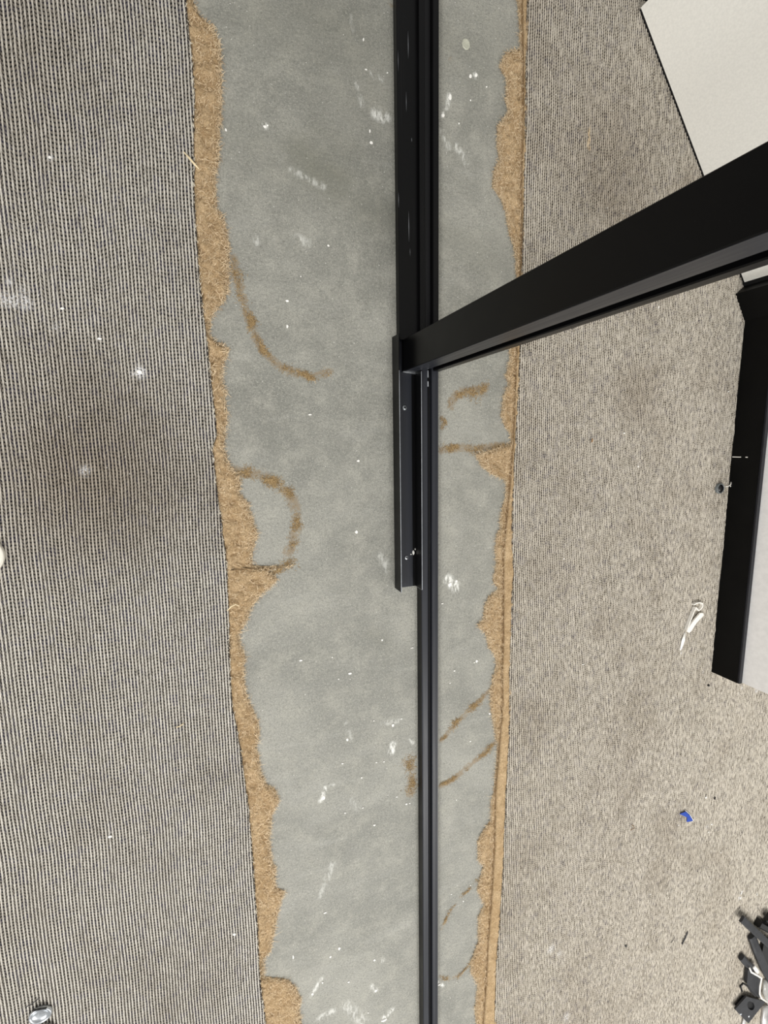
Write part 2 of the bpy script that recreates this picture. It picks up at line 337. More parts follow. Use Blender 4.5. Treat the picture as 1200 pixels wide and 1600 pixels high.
def make_carpet(name, mat, side, x_far, ya, yb, dy, edge, whites, soil_shades, seed, xfine=None):
    rows = np.arange(ya, yb, dy); rows = np.concatenate([[ya - 0.9], rows, [yb + 0.9]])
    e = interp(edge, 0.008, rows) + smooth_noise(rows, 90, seed, 0.0011) + smooth_noise(rows, 300, seed + 5, 0.0008)
    lo, hi = (x_far, e.max() + P_RIB) if side < 0 else (e.min() - P_RIB, x_far)
    n = int((hi - lo) / P_RIB) + 1
    ux, rv, hv, phs = [], [], [], []
    r = np.random.default_rng(seed)
    for i in range(n):
        ph = r.uniform(0, 6.28)
        for (u, h, rb) in PROF:
            ux.append(lo + (i + u) * P_RIB); hv.append(h); rv.append(rb); phs.append(ph)
    ux, hv, rv, phs = map(np.array, (ux, hv, rv, phs))
    extra = np.array([x_far - 0.8]) if side < 0 else np.array([x_far + 0.5])
    if side < 0: ux, hv, rv, phs = np.concatenate([extra, ux]), np.concatenate([[.6], hv]), np.concatenate([[.5], rv]), np.concatenate([[0], phs])
    else: ux, hv, rv, phs = np.concatenate([ux, extra]), np.concatenate([hv, [.6]]), np.concatenate([rv, [.5]]), np.concatenate([phs, [0]])
    X, Y = np.meshgrid(ux, rows); nr, nc = X.shape
    wob = r.normal(0, 1, X.shape)
    X = X + wob * 0.00022 + smooth_noise(rows, 11, seed + 2, 0.0016)[:, None]
    Z = ZT - 0.0024 + hv[None, :] * (0.0019 + 0.0006 * r.uniform(-1, 1, X.shape)) + 0.0003 * wob
    if side < 0: cut = X > e[:, None]; X = np.minimum(X, e[:, None])
    else: cut = X < e[:, None]; X = np.maximum(X, e[:, None])
    dist = np.abs(X - e[:, None])
    Z = Z - 0.0016 * (1 - sstep(dist, 0, 0.004))
    wh = np.zeros_like(X); so = np.zeros_like(X)
    for (p, rad, s) in whites:
        q = G(*p, ZT); wh = np.maximum(wh, s * (1 - sstep(np.hypot(X - q[0], Y - q[1]), 0.2 * rad * PXM, rad * PXM * 1.25)))
    for (p, rad, s) in soil_shades:
        q = G(*p, ZT); so = np.maximum(so, s * (1 - sstep(np.hypot(X - q[0], Y - q[1]), 0, rad * PXM * 1.2)))
    F4 = grid_faces(nr, nc); cf = cut.ravel()[F4].all(1); F4 = F4[~cf]
    # cut edge: a skirt that drops to the underlay
    V = np.stack([X, Y, Z], -1).reshape(-1, 3); base = len(V)
    sx = np.stack([e, e - side * 0 + (-side) * 0.0008, e + side * 0.001], 1)   # top, bulge, foot
    sz = np.stack([np.full(nr, ZT - 0.0026), np.full(nr, ZT - 0.0035), np.full(nr, 0.0035)], 1)
    SV = np.stack([sx, np.repeat(rows[:, None], 3, 1), sz], -1).reshape(-1, 3)
    V = np.concatenate([V, SV]); SF = grid_faces(nr, 3) + base
    ribv = np.broadcast_to(rv[None, :], X.shape).ravel(); phv = np.broadcast_to(phs[None, :], X.shape).ravel()
    z3 = np.zeros(nr * 3)
    me = np_mesh(name, V, np.concatenate([F4, SF]), dict(rib=np.concatenate([ribv, z3 + .12]), phase=np.concatenate([phv, z3]), white=np.concatenate([wh.ravel(), z3]), soil=np.concatenate([so.ravel(), z3])))  # soil also carries the painted shadow of the left carpet
    return put(bpy.data.objects.new(name, me), mat), rows, e
cl, rowsL, eL = make_carpet('carpet', M_CARP_L, -1, -0.52, -1.15, 0.78, 0.0045, EDGE_L, WHITE_L, SOIL_SHADE_L, 3)
tag(cl, 'ribbed cream and charcoal carpet left of the bare concrete strip', 'carpet')
cr, rowsR, eR = make_carpet('carpet', M_CARP_R, 1, 1.42, -1.75, 0.98, 0.006, EDGE_R, WHITE_R, BROWN_R, 4)
tag(cr, 'ribbed beige carpet right of the concrete strip, reaching the white wall', 'carpet')

# ------------------------------------------------------------------ fibres (thin curled ribbons)
def ribbons(roots, ang, length, width, z0, lift, tones, seed, curl=0.8):
    r = np.random.default_rng(seed); n = len(roots); S = 4
    pts = np.zeros((n, S, 3)); a = ang.copy(); p = np.concatenate([roots, z0[:, None]], 1)
    c = r.normal(0, curl, n)
    for s in range(S):
        pts[:, s] = p
        p = p + np.stack([np.cos(a), np.sin(a), np.zeros(n)], 1) * (length / (S - 1))[:, None]
        p[:, 2] = z0 + lift * math.sin(math.pi * (s + 1) / (S - 1) * 0.9); a = a + c / S
    nrm = np.stack([-np.sin(ang), np.cos(ang), np.zeros(n)], 1) * width[:, None]
    wv = np.array([0.8, 1, 0.8, 0.25])[None, :, None] * 0.5
    L = pts - nrm[:, None] * wv; Rr = pts + nrm[:, None] * wv
    V = np.stack([L, Rr], 2).reshape(-1, 3)
    b = (np.arange(n) * S * 2)[:, None] + np.arange(S - 1)[None, :] * 2
    Fc = np.stack([b, b + 1, b + 3, b + 2], -1).reshape(-1, 4)
    return V, Fc, np.repeat(tones, S * 2)

# ------------------------------------------------------------------ jute underlay
def make_pad(name, parent, inner, outer, rows, side, h, seed, nc=22, slit=False, tear=0.0018):
    "felt between the carpet edge (inner) and the torn line (outer); side = +1 when the outer line lies to +X"
    nr = len(rows); s = np.linspace(0, 1, nc)
    out = outer + smooth_noise(rows, 160, seed, tear) + smooth_noise(rows, 500, seed + 3, tear * .6)
    wid = (out - inner) * side; out = np.where(wid < 0.001, inner + side * 0.001, out)
    st = inner - side * 0.012
    X = st[:, None] + (out - st)[:, None] * s[None, :]; Y = np.repeat(rows[:, None], nc, 1)
    d = np.abs(out[:, None] - X)
    for k_ in range(-4, 5):        # distance to the torn line also along Y
        if k_ == 0: continue
        dd = (np.roll(out, k_)[:, None] - X) * side
        d = np.where(dd < 0, np.minimum(d, abs(k_) * 0.0025), d)
    r = np.random.default_rng(seed)
    nz = np.array([[mnoise.fractal(Vector((x * 95, y * 75, seed)), 0.6, 2.1, 4) for x in rx] for rx, y in zip(X, rows)])
    Z = h * sstep(d, -0.0015, 0.009) * (0.95 + 0.95 * nz) + r.uniform(-.0005, .0005, X.shape)
    Z = np.clip(Z, 0.0004, 0.0085); 
    under = (X - inner[:, None]) * side < 0.001; Z = np.where(under, np.minimum(Z, 0.0048), Z)
    if slit: Z = np.where((X - inner[:, None]) * side < 0.0028, np.minimum(Z, .0006), Z)
    Z[:, -1] = 0.0002
    me = np_mesh(name, np.stack([X, Y, Z], -1).reshape(-1, 3), grid_faces(nr, nc), dict(thin=(1 - sstep(d, 0.0, 0.006)).ravel()))
    o = put(bpy.data.objects.new(name, me), M_JUTE, parent)
    return o, out
def fringe(name, parent, inner, out, rows, side, n, seed, hz=0.004):
    r = np.random.default_rng(seed); wid = np.clip((out - inner) * side, 0.0008, None)
    pr = (wid + 0.004); pr /= pr.sum(); idx = r.choice(len(rows), n, p=pr)
    t = np.where(r.random(n) < 0.5, 1 - np.abs(r.normal(0, .12, n)), r.random(n)); t = np.clip(t, 0.03, 1)
    x = inner[idx] + side * wid[idx] * t; y = rows[idx] + r.uniform(-.0015, .0015, n)
    a = r.normal(0, .9, n) + (0 if side > 0 else math.pi); a = np.where(r.random(n) < .35, r.uniform(0, 6.28, n), a)
    ln = r.gamma(3.0, 0.0014, n) + 0.0015; ln = np.where(t > .85, ln * .75, ln)
    wd_ = r.uniform(0.00025, 0.00055, n)
    dd = wid[idx] * (1 - t); z0 = hz * np.clip(dd / 0.009, 0.05, 1) + 0.001
    # keep fibres from climbing onto the carpet
    lift = r.uniform(0.0005, 0.003, n)
    V, Fc, tn = ribbons(np.stack([x, y], 1), a, ln, wd_, z0, lift, r.random(n) ** .8, seed)
    me = np_mesh(name, V, Fc, dict(tone=tn)); o = put(bpy.data.objects.new(name, me), M_FIB, parent); tag(o, kind='stuff'); return o

rl = np.arange(-1.7, 1.3, 0.0025)
inL = interp(EDGE_L, 0.004, rl); outL = interp(TORN_L, 0.0005, rl)
uL = empty('underlay', (0, 0, 0), 'torn tan jute underlay fringe along the edge of the left carpet', 'underlay')
o, oL = make_pad('felt_pad', uL, inL, outL, rl, 1, 0.0052, 11)
fringe('loose_fibres', uL, inL, oL, rl, 1, 21000, 12)

rr = np.arange(-2.2, 1.5, 0.0025)
inR = interp(EDGE_R, 0.004, rr); slR = interp(SLIT_R, 0.004, rr); outR = interp(TORN_R, 0.0005, rr)
slR = np.minimum(slR, inR - 0.002)
uR = empty('underlay', (0.45, 0, 0), 'torn tan jute underlay with a slit line along the right carpet edge', 'underlay')
uRi = Matrix.Translation((-0.45, 0, 0))
o, oR = make_pad('felt_pad', None, slR, outR, rr, -1, 0.0048, 21, nc=30, slit=True); o.parent = uR; o.matrix_parent_inverse = uRi
f_ = fringe('loose_fibres', None, slR, oR, rr, -1, 22000, 22); f_.parent = uR; f_.matrix_parent_inverse = uRi
# the straight strip between the slit and the carpet
nr = len(rr); s = np.linspace(0, 1, 9)
wob = smooth_noise(rr, 120, 31, 0.0006)
a0 = slR + 0.0008 + wob; b0 = inR + 0.012
Xs = a0[:, None] + (b0 - a0)[:, None] * (s[None, :] ** 1.3); Ys = np.repeat(rr[:, None], 9, 1)
Zs = np.full_like(Xs, 0.0062) + RNG.uniform(-.0004, .0004, Xs.shape); Zs += np.array([[mnoise.fractal(Vector((x * 110, y * 90, 3)), .6, 2.1, 4) for x in a_] for a_, y in zip(Xs, rr)]) * .0016; Zs[:, 0] = 0.0003; Xs[:, 1] = Xs[:, 0]; Xs[:, 0] += .003; Zs[:, 1] = .0060
Zs = np.where((Xs - inR[:, None]) > 0, np.minimum(Zs, 0.0048), Zs)
me = np_mesh('cut_strip', np.stack([Xs, Ys, Zs], -1).reshape(-1, 3), grid_faces(nr, 9), dict(thin=np.zeros(nr * 9)))
cs = put(bpy.data.objects.new('cut_strip', me), M_JUTE); cs.parent = uR; cs.matrix_parent_inverse = uRi
cs['label'] = 'straight jute strip between the slit and the right carpet'

# frayed yarn along the cut carpet edges (belongs to each carpet)
def fray(carpet, rows, e, side, n, seed, mat):
    r = np.random.default_rng(seed); idx = r.integers(2, len(rows) - 2, n)
    x = e[idx] - side * 0.0005 * 0; y = rows[idx] + r.uniform(-.002, .002, n)
    a = np.where(r.random(n) < .5, math.pi / 2, -math.pi / 2) + r.normal(0, .5, n)
    V, Fc, tn = ribbons(np.stack([x, y], 1), a, r.uniform(.002, .006, n), r.uniform(.0004, .0009, n), np.full(n, ZT - .002), r.uniform(0, .001, n), r.random(n), seed, .6)
    me = np_mesh('frayed_yarn', V, Fc, dict(tone=tn)); o = put(bpy.data.objects.new('frayed_yarn', me), mat, carpet); tag(o, kind='stuff')
k = NT('frayed_yarn_mix', 0.9, 0, 0.1); k.color(k.mix(k.rng(k.attr('tone'), .35, .6), rgb(44, 38, 34), rgb(212, 204, 186))); M_YARN = k.m
fray(cl, rowsL, eL, -1, 900, 41, M_YARN); fray(cr, rowsR, eR, 1, 900, 42, M_YARN)

# residue trails: fibres and crumbs stuck to the concrete
for i, (desc, (pts, hw, s_)) in enumerate(TRAILS.items()):
    r = np.random.default_rng(100 + i); q = np.array([G(*p)[:2] for p in pts])
    sl_ = np.hypot(*np.diff(q, axis=0).T); cum = np.concatenate([[0], np.cumsum(sl_)]); L = cum[-1]
    n = int((L * 6500 + 60) * s_ * hw / 9); t = r.uniform(0, L, n * 3)
    dens = np.array([mnoise.noise(Vector((v * 45, i * 5.7, 2))) for v in t]); t = t[np.argsort(-(dens + r.normal(0, .22, n * 3)))][:n]
    x = np.interp(t, cum, q[:, 0]); y = np.interp(t, cum, q[:, 1])
    clump = 0.35 + 1.5 * np.abs(np.array([mnoise.noise(Vector((v * 70, i * 3.1, 0))) for v in t]))
    mv = np.array([[mnoise.noise(Vector((v * 60, i, k__))) for k__ in (4.1, 9.3)] for v in t]) * hw * PXM * .7
    off = mv + r.normal(0, 1, (n, 2)) * (hw * PXM * 0.42 * clump)[:, None]
    V, Fc, tn = ribbons(np.stack([x, y], 1) + off, r.uniform(0, 6.28, n), r.gamma(2, .0009, n) + .0008, r.uniform(.00025, .0006, n), np.full(n, .0003), r.uniform(.0002, .0012, n), r.random(n), 200 + i)
    o = put(bpy.data.objects.new('underlay_residue', np_mesh('underlay_residue', V, Fc, dict(tone=tn))), M_CRUMB)
    tag(o, 'brown underlay residue ' + desc, 'residue', kind='stuff')

# ------------------------------------------------------------------ partition frame
fr = empty('partition_frame', (0.31, 0.13, 0), 'black metal glazing partition frame, its track running down the concrete strip', 'partition frame')
INV = Matrix.Translation((-0.31, -0.13, 0))
def fpart(o):
    o.parent = fr; o.matrix_parent_inverse = INV; return o
HB = 0.018
def XP(px, py, z): return G(px, py, z)[0]
# base track below the mullion: channel with a gasket slot
x0, x1 = XP(652.5, 1000, 0), XP(685, 1000, HB)
xa, xb = XP(669.5, 1000, HB), XP(675.5, 1000, HB)
YM = 0.1077      # front face of the mullion
prof = [(x0, 0), (x0, HB - .001), (x0 + .001, HB), (xa - .0045, HB), (xa - .0040, HB - .0008), (xa - .0012, HB - .0008), (xa - .0008, HB - .0002), (xa, HB - .001), (xa, .005), (xb, .005), (xb, HB - .0015), (xb + .0006, HB - .0008), (x1 - .004, HB - .0008), (x1 - .0034, HB), (x1 - .0008, HB), (x1, HB - .001), (x1, 0)]
tr = fpart(bm_obj('base_track', profile_y(prof, -2.3, YM + .02), M_BLK2))
fpart(bm_obj('gasket', profile_y([(xa + .0002, .0049), (xa + .0002, .009), ((xa + xb) / 2, .007), (xb - .0002, .009), (xb - .0002, .0049)], -2.29, YM), M_SLOT))
sh = fpart(bm_obj('track_side', profile_y([(x0 - .0004, 0), (x0 - .0004, HB - .0012), (x0, HB - .0012), (x0, 0)], -2.3, -0.23), M_BLK))
# silver clip tabs in the slot
for (pa, pb) in ((579, 590), (596, 604)):
    ya, yb = G(669, pa, HB)[1], G(669, pb, HB)[1]; xx = XP(668.5, 595, HB)
    fpart(bm_obj('clip_tab', box(xx - .0009, xx + .0009, yb, ya, HB - .001, HB + .0006), M_EDGE, bevel=.0002))
# bottom rail above the mullion: flat face, bead and slot
HR = 0.012
r0, r1 = XP(622, 300, HR), XP(686, 300, HB)
rp, rs0, rs1 = XP(656, 300, HB), XP(664.5, 300, HB), XP(677, 300, HB)
prof = [(r0, 0), (r0, HR - .001), (r0 + .0008, HR), (rp - .0006, HR), (rp - .0004, HB), (rs0 - .0006, HB), (rs0, HB - .0008), (rs0, .004), (rs1, .004), (rs1, HB - .001), (rs1 + .0008, HB), (r1 - .0008, HB), (r1, HB - .001), (r1, 0)]
rail = fpart(bm_obj('bottom_rail', profile_y(prof, YM + .045, 1.7), M_BLK))
fpart(bm_obj('bead', profile_y([(rp - .0003, HB), (rp + .0001, HB + .0005), (rs0 - .0011, HB + .0005), (rs0 - .0007, HB)], YM + .052, 1.69), M_BLK))
fpart(bm_obj('gasket', profile_y([(rs0 + .0003, .0039), (rs0 + .0003, .008), (rs1 - .0003, .008), (rs1 - .0003, .0039)], YM + .052, 1.69), M_SLOT))
for (px, a, b, w) in ((637.5, 48, 92, 1.1), (634.5, 143, 175, .8), (638.5, 330, 378, 1.3), (640.5, 388, 400, .8), (621.8, 78, 112, .7), (656.3, 300, 395, .5), (622.5, 300, 325, .8), (643, 215, 222, .8)):  # scratches, plus edge highlights painted as thin pale lines
    zz = HR + .0001 if px < 650 else HB + .0001
    A = G(px, a, zz); B = G(px + .5, b, zz); m = ((A[0] + B[0]) / 2, (A[1] + B[1]) / 2); w_ = w * PXM / 2
    fpart(bm_obj('scratch_glint', prism([(A[0], A[1]), (m[0] - w_, m[1]), (B[0], B[1]), (m[0] + w_, m[1])], zz - .00005, zz + .00015), M_SCR))
# mullion: extruded section with a glazing groove in its front face
mx0, mx1 = G(627.5, 581, .0)[0], G(680.5, 583, 0)[0]; mw = mx1 - mx0; my1 = G(622, 527, 0)[1] - .0042
c_ = .0008
plan = [(mx0 + c_, YM), (mx0 + .028, YM), (mx0 + .0285, YM + .0006), (mx0 + .0285, YM + .013), (mx0 + .0315, YM + .013), (mx0 + .0315, YM + .004), (mx0 + .0345, YM + .004), (mx0 + .0345, YM + .016), (mx0 + .0445, YM + .016), (mx0 + .0445, YM + .0015), (mx0 + .0455, YM + .0003), (mx1 - c_, YM + .0003), (mx1, YM + .0003 + c_), (mx1, my1 - c_), (mx1 - c_, my1), (mx0 + c_, my1), (mx0, my1 - c_), (mx0, YM + c_)]
LEAN = .003      # the loose mullion is not quite plumb
def lean(bm):
    for v in bm.verts: v.co.y += (v.co.z - .02) * LEAN
    return bm
mul = fpart(bm_obj('mullion', lean(prism(plan, 0.0022, 2.5)), M_BLK))
fpart(bm_obj('mullion_gasket', lean(box(mx0 + .0347, mx0 + .0443, YM + .0125, YM + .0158, .02, 2.49)), M_SLOT))
fpart(bm_obj('mullion_lit_face', lean(box(mx0 + .0012, mx0 + .0275, YM - .0003, YM, .0022, 2.49)), M_BLK2))  # lighter coat paints in the light this face catches
fpart(bm_obj('foot_glint', prism([(mx0 - .0002, YM - .0015), (mx0 + .023, YM - .004), (mx0 + .0275, YM), (mx0, YM)], .0035, .006), M_STEEL))  # added bright wedge standing in for light reflected at the foot
# U-shaped floor channel the mullion stands in
ux0, ux1 = G(617, 917)[0], G(648, 917)[0]; uy0, uy1 = G(630, 917)[1], G(613, 527)[1]; UH = .0265; tk = .0013
up = [(ux0, 0), (ux0, UH), (ux0 + tk, UH), (ux0 + tk, tk), (ux1 + .002 - tk, tk), (ux1 + .002 - tk, UH), (ux1 + .002, UH), (ux1 + .002, 0)]
uch = fpart(bm_obj('floor_channel', profile_y(up, uy0, uy1), M_BLK))
uch['label'] = 'short U-shaped floor channel with bare metal rims under the mullion'
for xx in (ux0, ux1 + .002 - tk):
    o = bm_obj('channel_rim', box(xx + .0002, xx + tk - .0002, uy0 - .0001, YM - .002, UH - .0002, UH + .0002), M_EDGE); o.parent = uch
    bm = box(xx, xx + tk, uy0 - .0003, uy0, .0002, UH - .001)
    o = bm_obj('cut_end', bm, M_EDGE); o.parent = uch
bm = box(ux0 + tk, ux1, uy0 - .0003, uy0, .0001, tk); o = bm_obj('cut_end', bm, M_SCR); o.parent = uch
bm = box(ux0 + tk, ux1 - .004, uy0, uy1, tk, tk + .0003); o = bm_obj('channel_bed', bm, M_BLK2); o.parent = uch
def screw(px, py, z, r=.0042):
    x, y, _ = G(px, py, z); bm = bmesh.new()
    prof_ = [(r, 0), (r * .98, .0009), (r * .8, .0017), (r * .45, .0021)]; rings = []
    for (rad, h) in prof_: rings.append([bm.verts.new((x + rad * math.cos(t * math.pi / 8), y + rad * math.sin(t * math.pi / 8), z + h)) for t in range(16)])
    for a, b in zip(rings, rings[1:]):
        for j in range(16): bm.faces.new((a[j], a[(j + 1) % 16], b[(j + 1) % 16], b[j]))
    low = [bm.verts.new((x + .0017 * math.cos(t * math.pi / 8), y + .0017 * math.sin(t * math.pi / 8), z + .001)) for t in range(16)]
    for j in range(16): bm.faces.new((rings[-1][j], rings[-1][(j + 1) % 16], low[(j + 1) % 16], low[j]))
    bm.faces.new(low)
    o = bm_obj('screw', bm, M_STEEL, smooth=False); o.parent = uch
    for a in (0, math.pi / 2):
        dx, dy = math.cos(a + .5) * r * .62, math.sin(a + .5) * r * .62; nx, ny = -dy * .16, dx * .16
        s_ = bm_obj('drive_slot', prism([(x - dx - nx, y - dy - ny), (x + dx - nx, y + dy - ny), (x + dx + nx, y + dy + ny), (x - dx + nx, y - dy + ny)], z + .0018, z + .0023), M_BLKP); s_.parent = o; 
screw(632, 637, tk); screw(635, 871, tk, .0036)

# ------------------------------------------------------------------ white flakes
FL = [(414,198,6,4),(418,196,4,3),(580,223,7,6),(578,205,3,6),(572,109,5,3),(605,114,3,3),(568,62,3,5),(353,376,6,5),(353,203,4,4),(513,384,5,3),(470,432,2,2),(449,470,6,4),(449,510,4,6),(484,648,7,3),(560,720,6,4),(557,831,6,6),(470,1032,7,4),(547,1052,8,5),(529,1061,3,3),(519,1027,3,3),(543,1156,5,7),(535,1193,5,3),(588,1191,4,3),(565,1215,4,4),(614,1133,6,7),(627,1123,4,3),(606,1242,2,2),(585,1289,6,5),(567,1262,6,3),(506,1246,6,10),(539,1270,4,4),(530,1482,6,6),(516,1495,5,5),(458,1495,3,9),(508,1426,7,4),(585,1500,5,5),(587,1548,7,7),(488,1553,6,5),(504,1535,4,4),(600,1594,12,5),(545,1534,5,4),(575,1582,4,3),(635,1256,6,4),(620,1245,5,3),(640,1255,4,3),(745,1033,7,7),(741,1035,3,3),(710,1048,4,4),(703,1067,3,3),(691,943,6,3),(703,913,10,9),(713,908,5,6),(703,152,6,11),(692,180,8,6),(735,119,6,7),(744,117,7,6),(760,136,3,3),(717,193,3,3),(735,1158,4,4),(765,1115,4,5),(735,1383,3,3),(724,1408,4,4),(705,1397,4,3),(686,1538,9,4),(644,1012,7,3),(584,1126,3,3),(600,1190,4,3),(597,1000,4,4),(713,1250,2,4),(735,157,3,3),(646,863,5,9),(649,858,3,4),(642,866,3,3)]
def flake(px, py, w, h, z, mat, name, label, cat, group=None, thick=.0012):
    x, y, _ = G(px, py, z); r = random.Random(px * 31 + py); bm = bmesh.new(); n = 7; up_, lo_ = [], []
    a0 = r.uniform(0, 1)
    for i in range(n):
        a = a0 + 2 * math.pi * i / n; k_ = r.uniform(.65, 1.1)
        dx, dy = math.cos(a) * w * PXM * .5 * k_, math.sin(a) * h * PXM * .5 * k_
        lo_.append(bm.verts.new((x + dx, y + dy, z))); up_.append(bm.verts.new((x + dx * .75, y + dy * .75, z + thick * r.uniform(.5, 1))))
    bm.faces.new(up_); bm.faces.new(lo_[::-1])
    for i in range(n): bm.faces.new((lo_[i], lo_[(i + 1) % n], up_[(i + 1) % n], up_[i]))
    return tag(bm_obj(name, bm, mat), label, cat, group)
for (px, py, w, h) in FL:
    if 640 <= px <= 650 and 855 <= py <= 870:
        flake(px, py, w, h, tk, M_FLAKE, 'plaster_flake', 'white plaster crumb lying inside the short floor channel', 'plaster flake', 'crumbs inside the floor channel'); continue
    side_ = 'left' if px < 655 else 'right'
    part_ = 'above the mullion foot' if py < 560 else ('level with the floor channel' if py < 930 else ('below the floor channel' if py < 1350 else 'near the bottom of the photo'))
    flake(px, py, w, h, 0.0003, M_FLAKE, 'plaster_flake', 'small white plaster flake on concrete %s of the track, %s' % (side_, part_), 'plaster flake', 'plaster flakes on concrete %s of the track, %s' % (side_, part_))
# flakes on the carpets
for i, (px, py, w, h) in enumerate([(218,581,8,6),(97,482,5,4),(156,529,6,3),(366,1460,7,6),(172,1307,6,5),(78,246,4,4)]):
    flake(px, py, w, h, ZT, M_FLAKE, 'plaster_flake', 'small white plaster flake lying on the left ribbed carpet', 'plaster flake', 'plaster flakes on the left carpet')
for i, (px, py, w, h) in enumerate([(1029,480,3,6),(975,677,4,4),(997,729,4,5),(1138,612,4,3),(1103,1246,5,8),(1060,1289,4,3),(911,1038,6,3),(881,873,4,4),(1126,1332,4,3),(1112,1288,5,6),(1107,1300,4,4),(1157,1403,3,8),(1158,1396,3,6),(1183,1398,4,5),(1016,1397,3,3),(1050,610,3,3)]):
    flake(px, py, w, h, ZT, M_FLAKE, 'plaster_flake', 'small white plaster flake lying on the right ribbed carpet', 'plaster flake', 'plaster flakes on the right carpet')
# uncountable specks
def specks(n, seed, region, z, smin, smax, mat, name, label, keep):
    r = np.random.default_rng(seed); V = []; Fc = []
    k_ = 0
    while k_ < n:
        px, py = r.uniform(region[0], region[2]), r.uniform(region[1], region[3])
        if not keep(px, py): continue
        x, y, _ = G(px, py, z); s = r.uniform(smin, smax) ** 1.0; a = r.uniform(0, 6.28)
        b = len(V)
        for j in range(3): V.append((x + s * math.cos(a + j * 2.1) * r.uniform(.6, 1.2), y + s * math.sin(a + j * 2.1) * r.uniform(.6, 1.2), z))
        V.append((x, y, z + s * .8)); Fc += [(b, b + 1, b + 3), (b + 1, b + 2, b + 3), (b + 2, b, b + 3)]; k_ += 1
    o = put(bpy.data.objects.new(name, np_mesh(name, np.array(V), np.array(Fc), smooth=False)), mat); return tag(o, label, 'specks', kind='stuff')
def xl(poly, py): return np.interp(py, [p[1] for p in poly], [p[0] for p in poly])
specks(420, 51, (290, -60, 830, 1660), .0003, .0003, .0009, M_FLAKE, 'plaster_dust', 'fine white plaster specks scattered over the concrete strip', lambda x, y: xl(TORN_L, y) + 6 < x < xl(TORN_R, y) - 6 and not (606 < x < 690))
specks(160, 52, (-60, -60, 410, 1660), ZT - .0003, .0004, .0009, M_FLAKE, 'plaster_dust', 'fine white plaster specks scattered over the left carpet', lambda x, y: x < xl(EDGE_L, y) - 4)
specks(300, 53, (780, -20, 1240, 1660), ZT - .0003, .0004, .0011, M_FLAKE, 'plaster_dust', 'fine white plaster specks scattered over the right carpet', lambda x, y: x > xl(EDGE_R, y) + 4 and G(x, y)[0] < .98 and not (x > 980 and y < 320))
specks(70, 54, (780, -20, 1240, 1660), ZT - .0003, .0004, .0012, M_BLKP, 'dark_grit', 'fine dark grit scattered over the right carpet', lambda x, y: x > xl(EDGE_R, y) + 4 and G(x, y)[0] < .98 and not (x > 980 and y < 320))

# pale round glue spot near the top, right of the rail
x, y, _ = G(728, 69, 0); bm = bmesh.new()
ring = [[bm.verts.new((x + r_ * math.cos(t * math.pi / 9) * (1 + .06 * math.sin(3 * t)), y + r_ * 1.15 * math.sin(t * math.pi / 9), z_)) for t in range(18)] for r_, z_ in ((.0066, .0001), (.006, .0008), (.0048, .0009), (.0042, .0005))]
for a, b in zip(ring, ring[1:]):
    for j in range(18): bm.faces.new((a[j], a[(j + 1) % 18], b[(j + 1) % 18], b[j]))
bm.faces.new(ring[-1])
tag(bm_obj('glue_spot', bm, simple('dried_glue', rgb(176, 176, 160), .5, var=.06, scale=400), smooth=True), 'pale round dried glue spot on concrete right of the rail', 'glue spot')

# ------------------------------------------------------------------ right wall, skirting, door leaf
wx0, wy0 = G(1112, 1050, ZT)[:2]; wx1, wy1 = G(1164, 501, ZT)[:2]
D = Vector((wx1 - wx0, wy1 - wy0)).normalized(); NRM = Vector((D.y, -D.x))     # NRM points to +X
def wp(s, n): return (wx0 + D.x * s + NRM.x * n, wy0 + D.y * s + NRM.y * n)
WL = math.hypot(wx1 - wx0, wy1 - wy0)
wall = tag(bm_obj('wall_right', prism([wp(.001, .010), wp(WL - .001, .010), wp(WL - .001, .13), wp(.001, .13)], 0.0, 2.5), M_WALL), 'white painted wall end on the right', kind='structure')
bs = bm_obj('baseboard_right', prism([wp(0, 0), wp(WL, 0), wp(WL, .0098), wp(0, .0098)], ZT - .001, ZT + .054), M_BASE)
tag(bs, 'black skirting at the foot of the right wall', kind='structure')
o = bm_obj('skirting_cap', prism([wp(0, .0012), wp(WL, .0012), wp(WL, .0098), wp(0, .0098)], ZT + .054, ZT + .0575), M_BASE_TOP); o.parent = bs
bm = bmesh.new()
a = G(1144, 714, ZT + .002); s_at = (Vector((a[0] - wx0, a[1] - wy0)).dot(D))
prism([wp(s_at - .0008, -.0008), wp(s_at + .0008, -.0008), wp(s_at + .0008, 0), wp(s_at - .0008, 0)], ZT + .001, ZT + .018, bm)
prism([wp(s_at - .0009, -.0006), wp(s_at + .0009, -.0006), wp(s_at + .0009, 0), wp(s_at - .0009, 0)], ZT + .027, ZT + .031, bm)
o = bm_obj('white_line', bm, M_WHITE); o.parent = bs; o['label'] = 'thin white line on the black skirting'  # two short white strips on the skirting face
# upright white leaf with black stile, set at an angle beyond the wall
A = Vector(G(998, 15, ZT)[:2]); B = Vector(G(1160, 442, ZT)[:2]); E1 = (B - A).normalized(); N1 = Vector((-E1.y, E1.x))
if N1.x < 0: N1 = -N1
LEN = (B - A).length
leaf = empty('door_leaf', (A.x, A.y, ZT), 'white upright door leaf with black edge stile standing on the right carpet', 'door leaf')
LINV = Matrix.Translation((-A.x, -A.y, -ZT))
def lp(s, n): v = A + E1 * s + N1 * n; return (v.x, v.y)
def lpart(o): o.parent = leaf; o.matrix_parent_inverse = LINV; return o
lpart(bm_obj('panel', prism([lp(0, 0), lp(LEN, 0), lp(LEN, .03), lp(0, .03)], ZT + .004, 1.1), M_BOARD, bevel=.0008))
lpart(bm_obj('bottom_seal', prism([lp(.001, .002), lp(LEN, .002), lp(LEN, .028), lp(.001, .028)], ZT - .001, ZT + .004), M_SLOT))
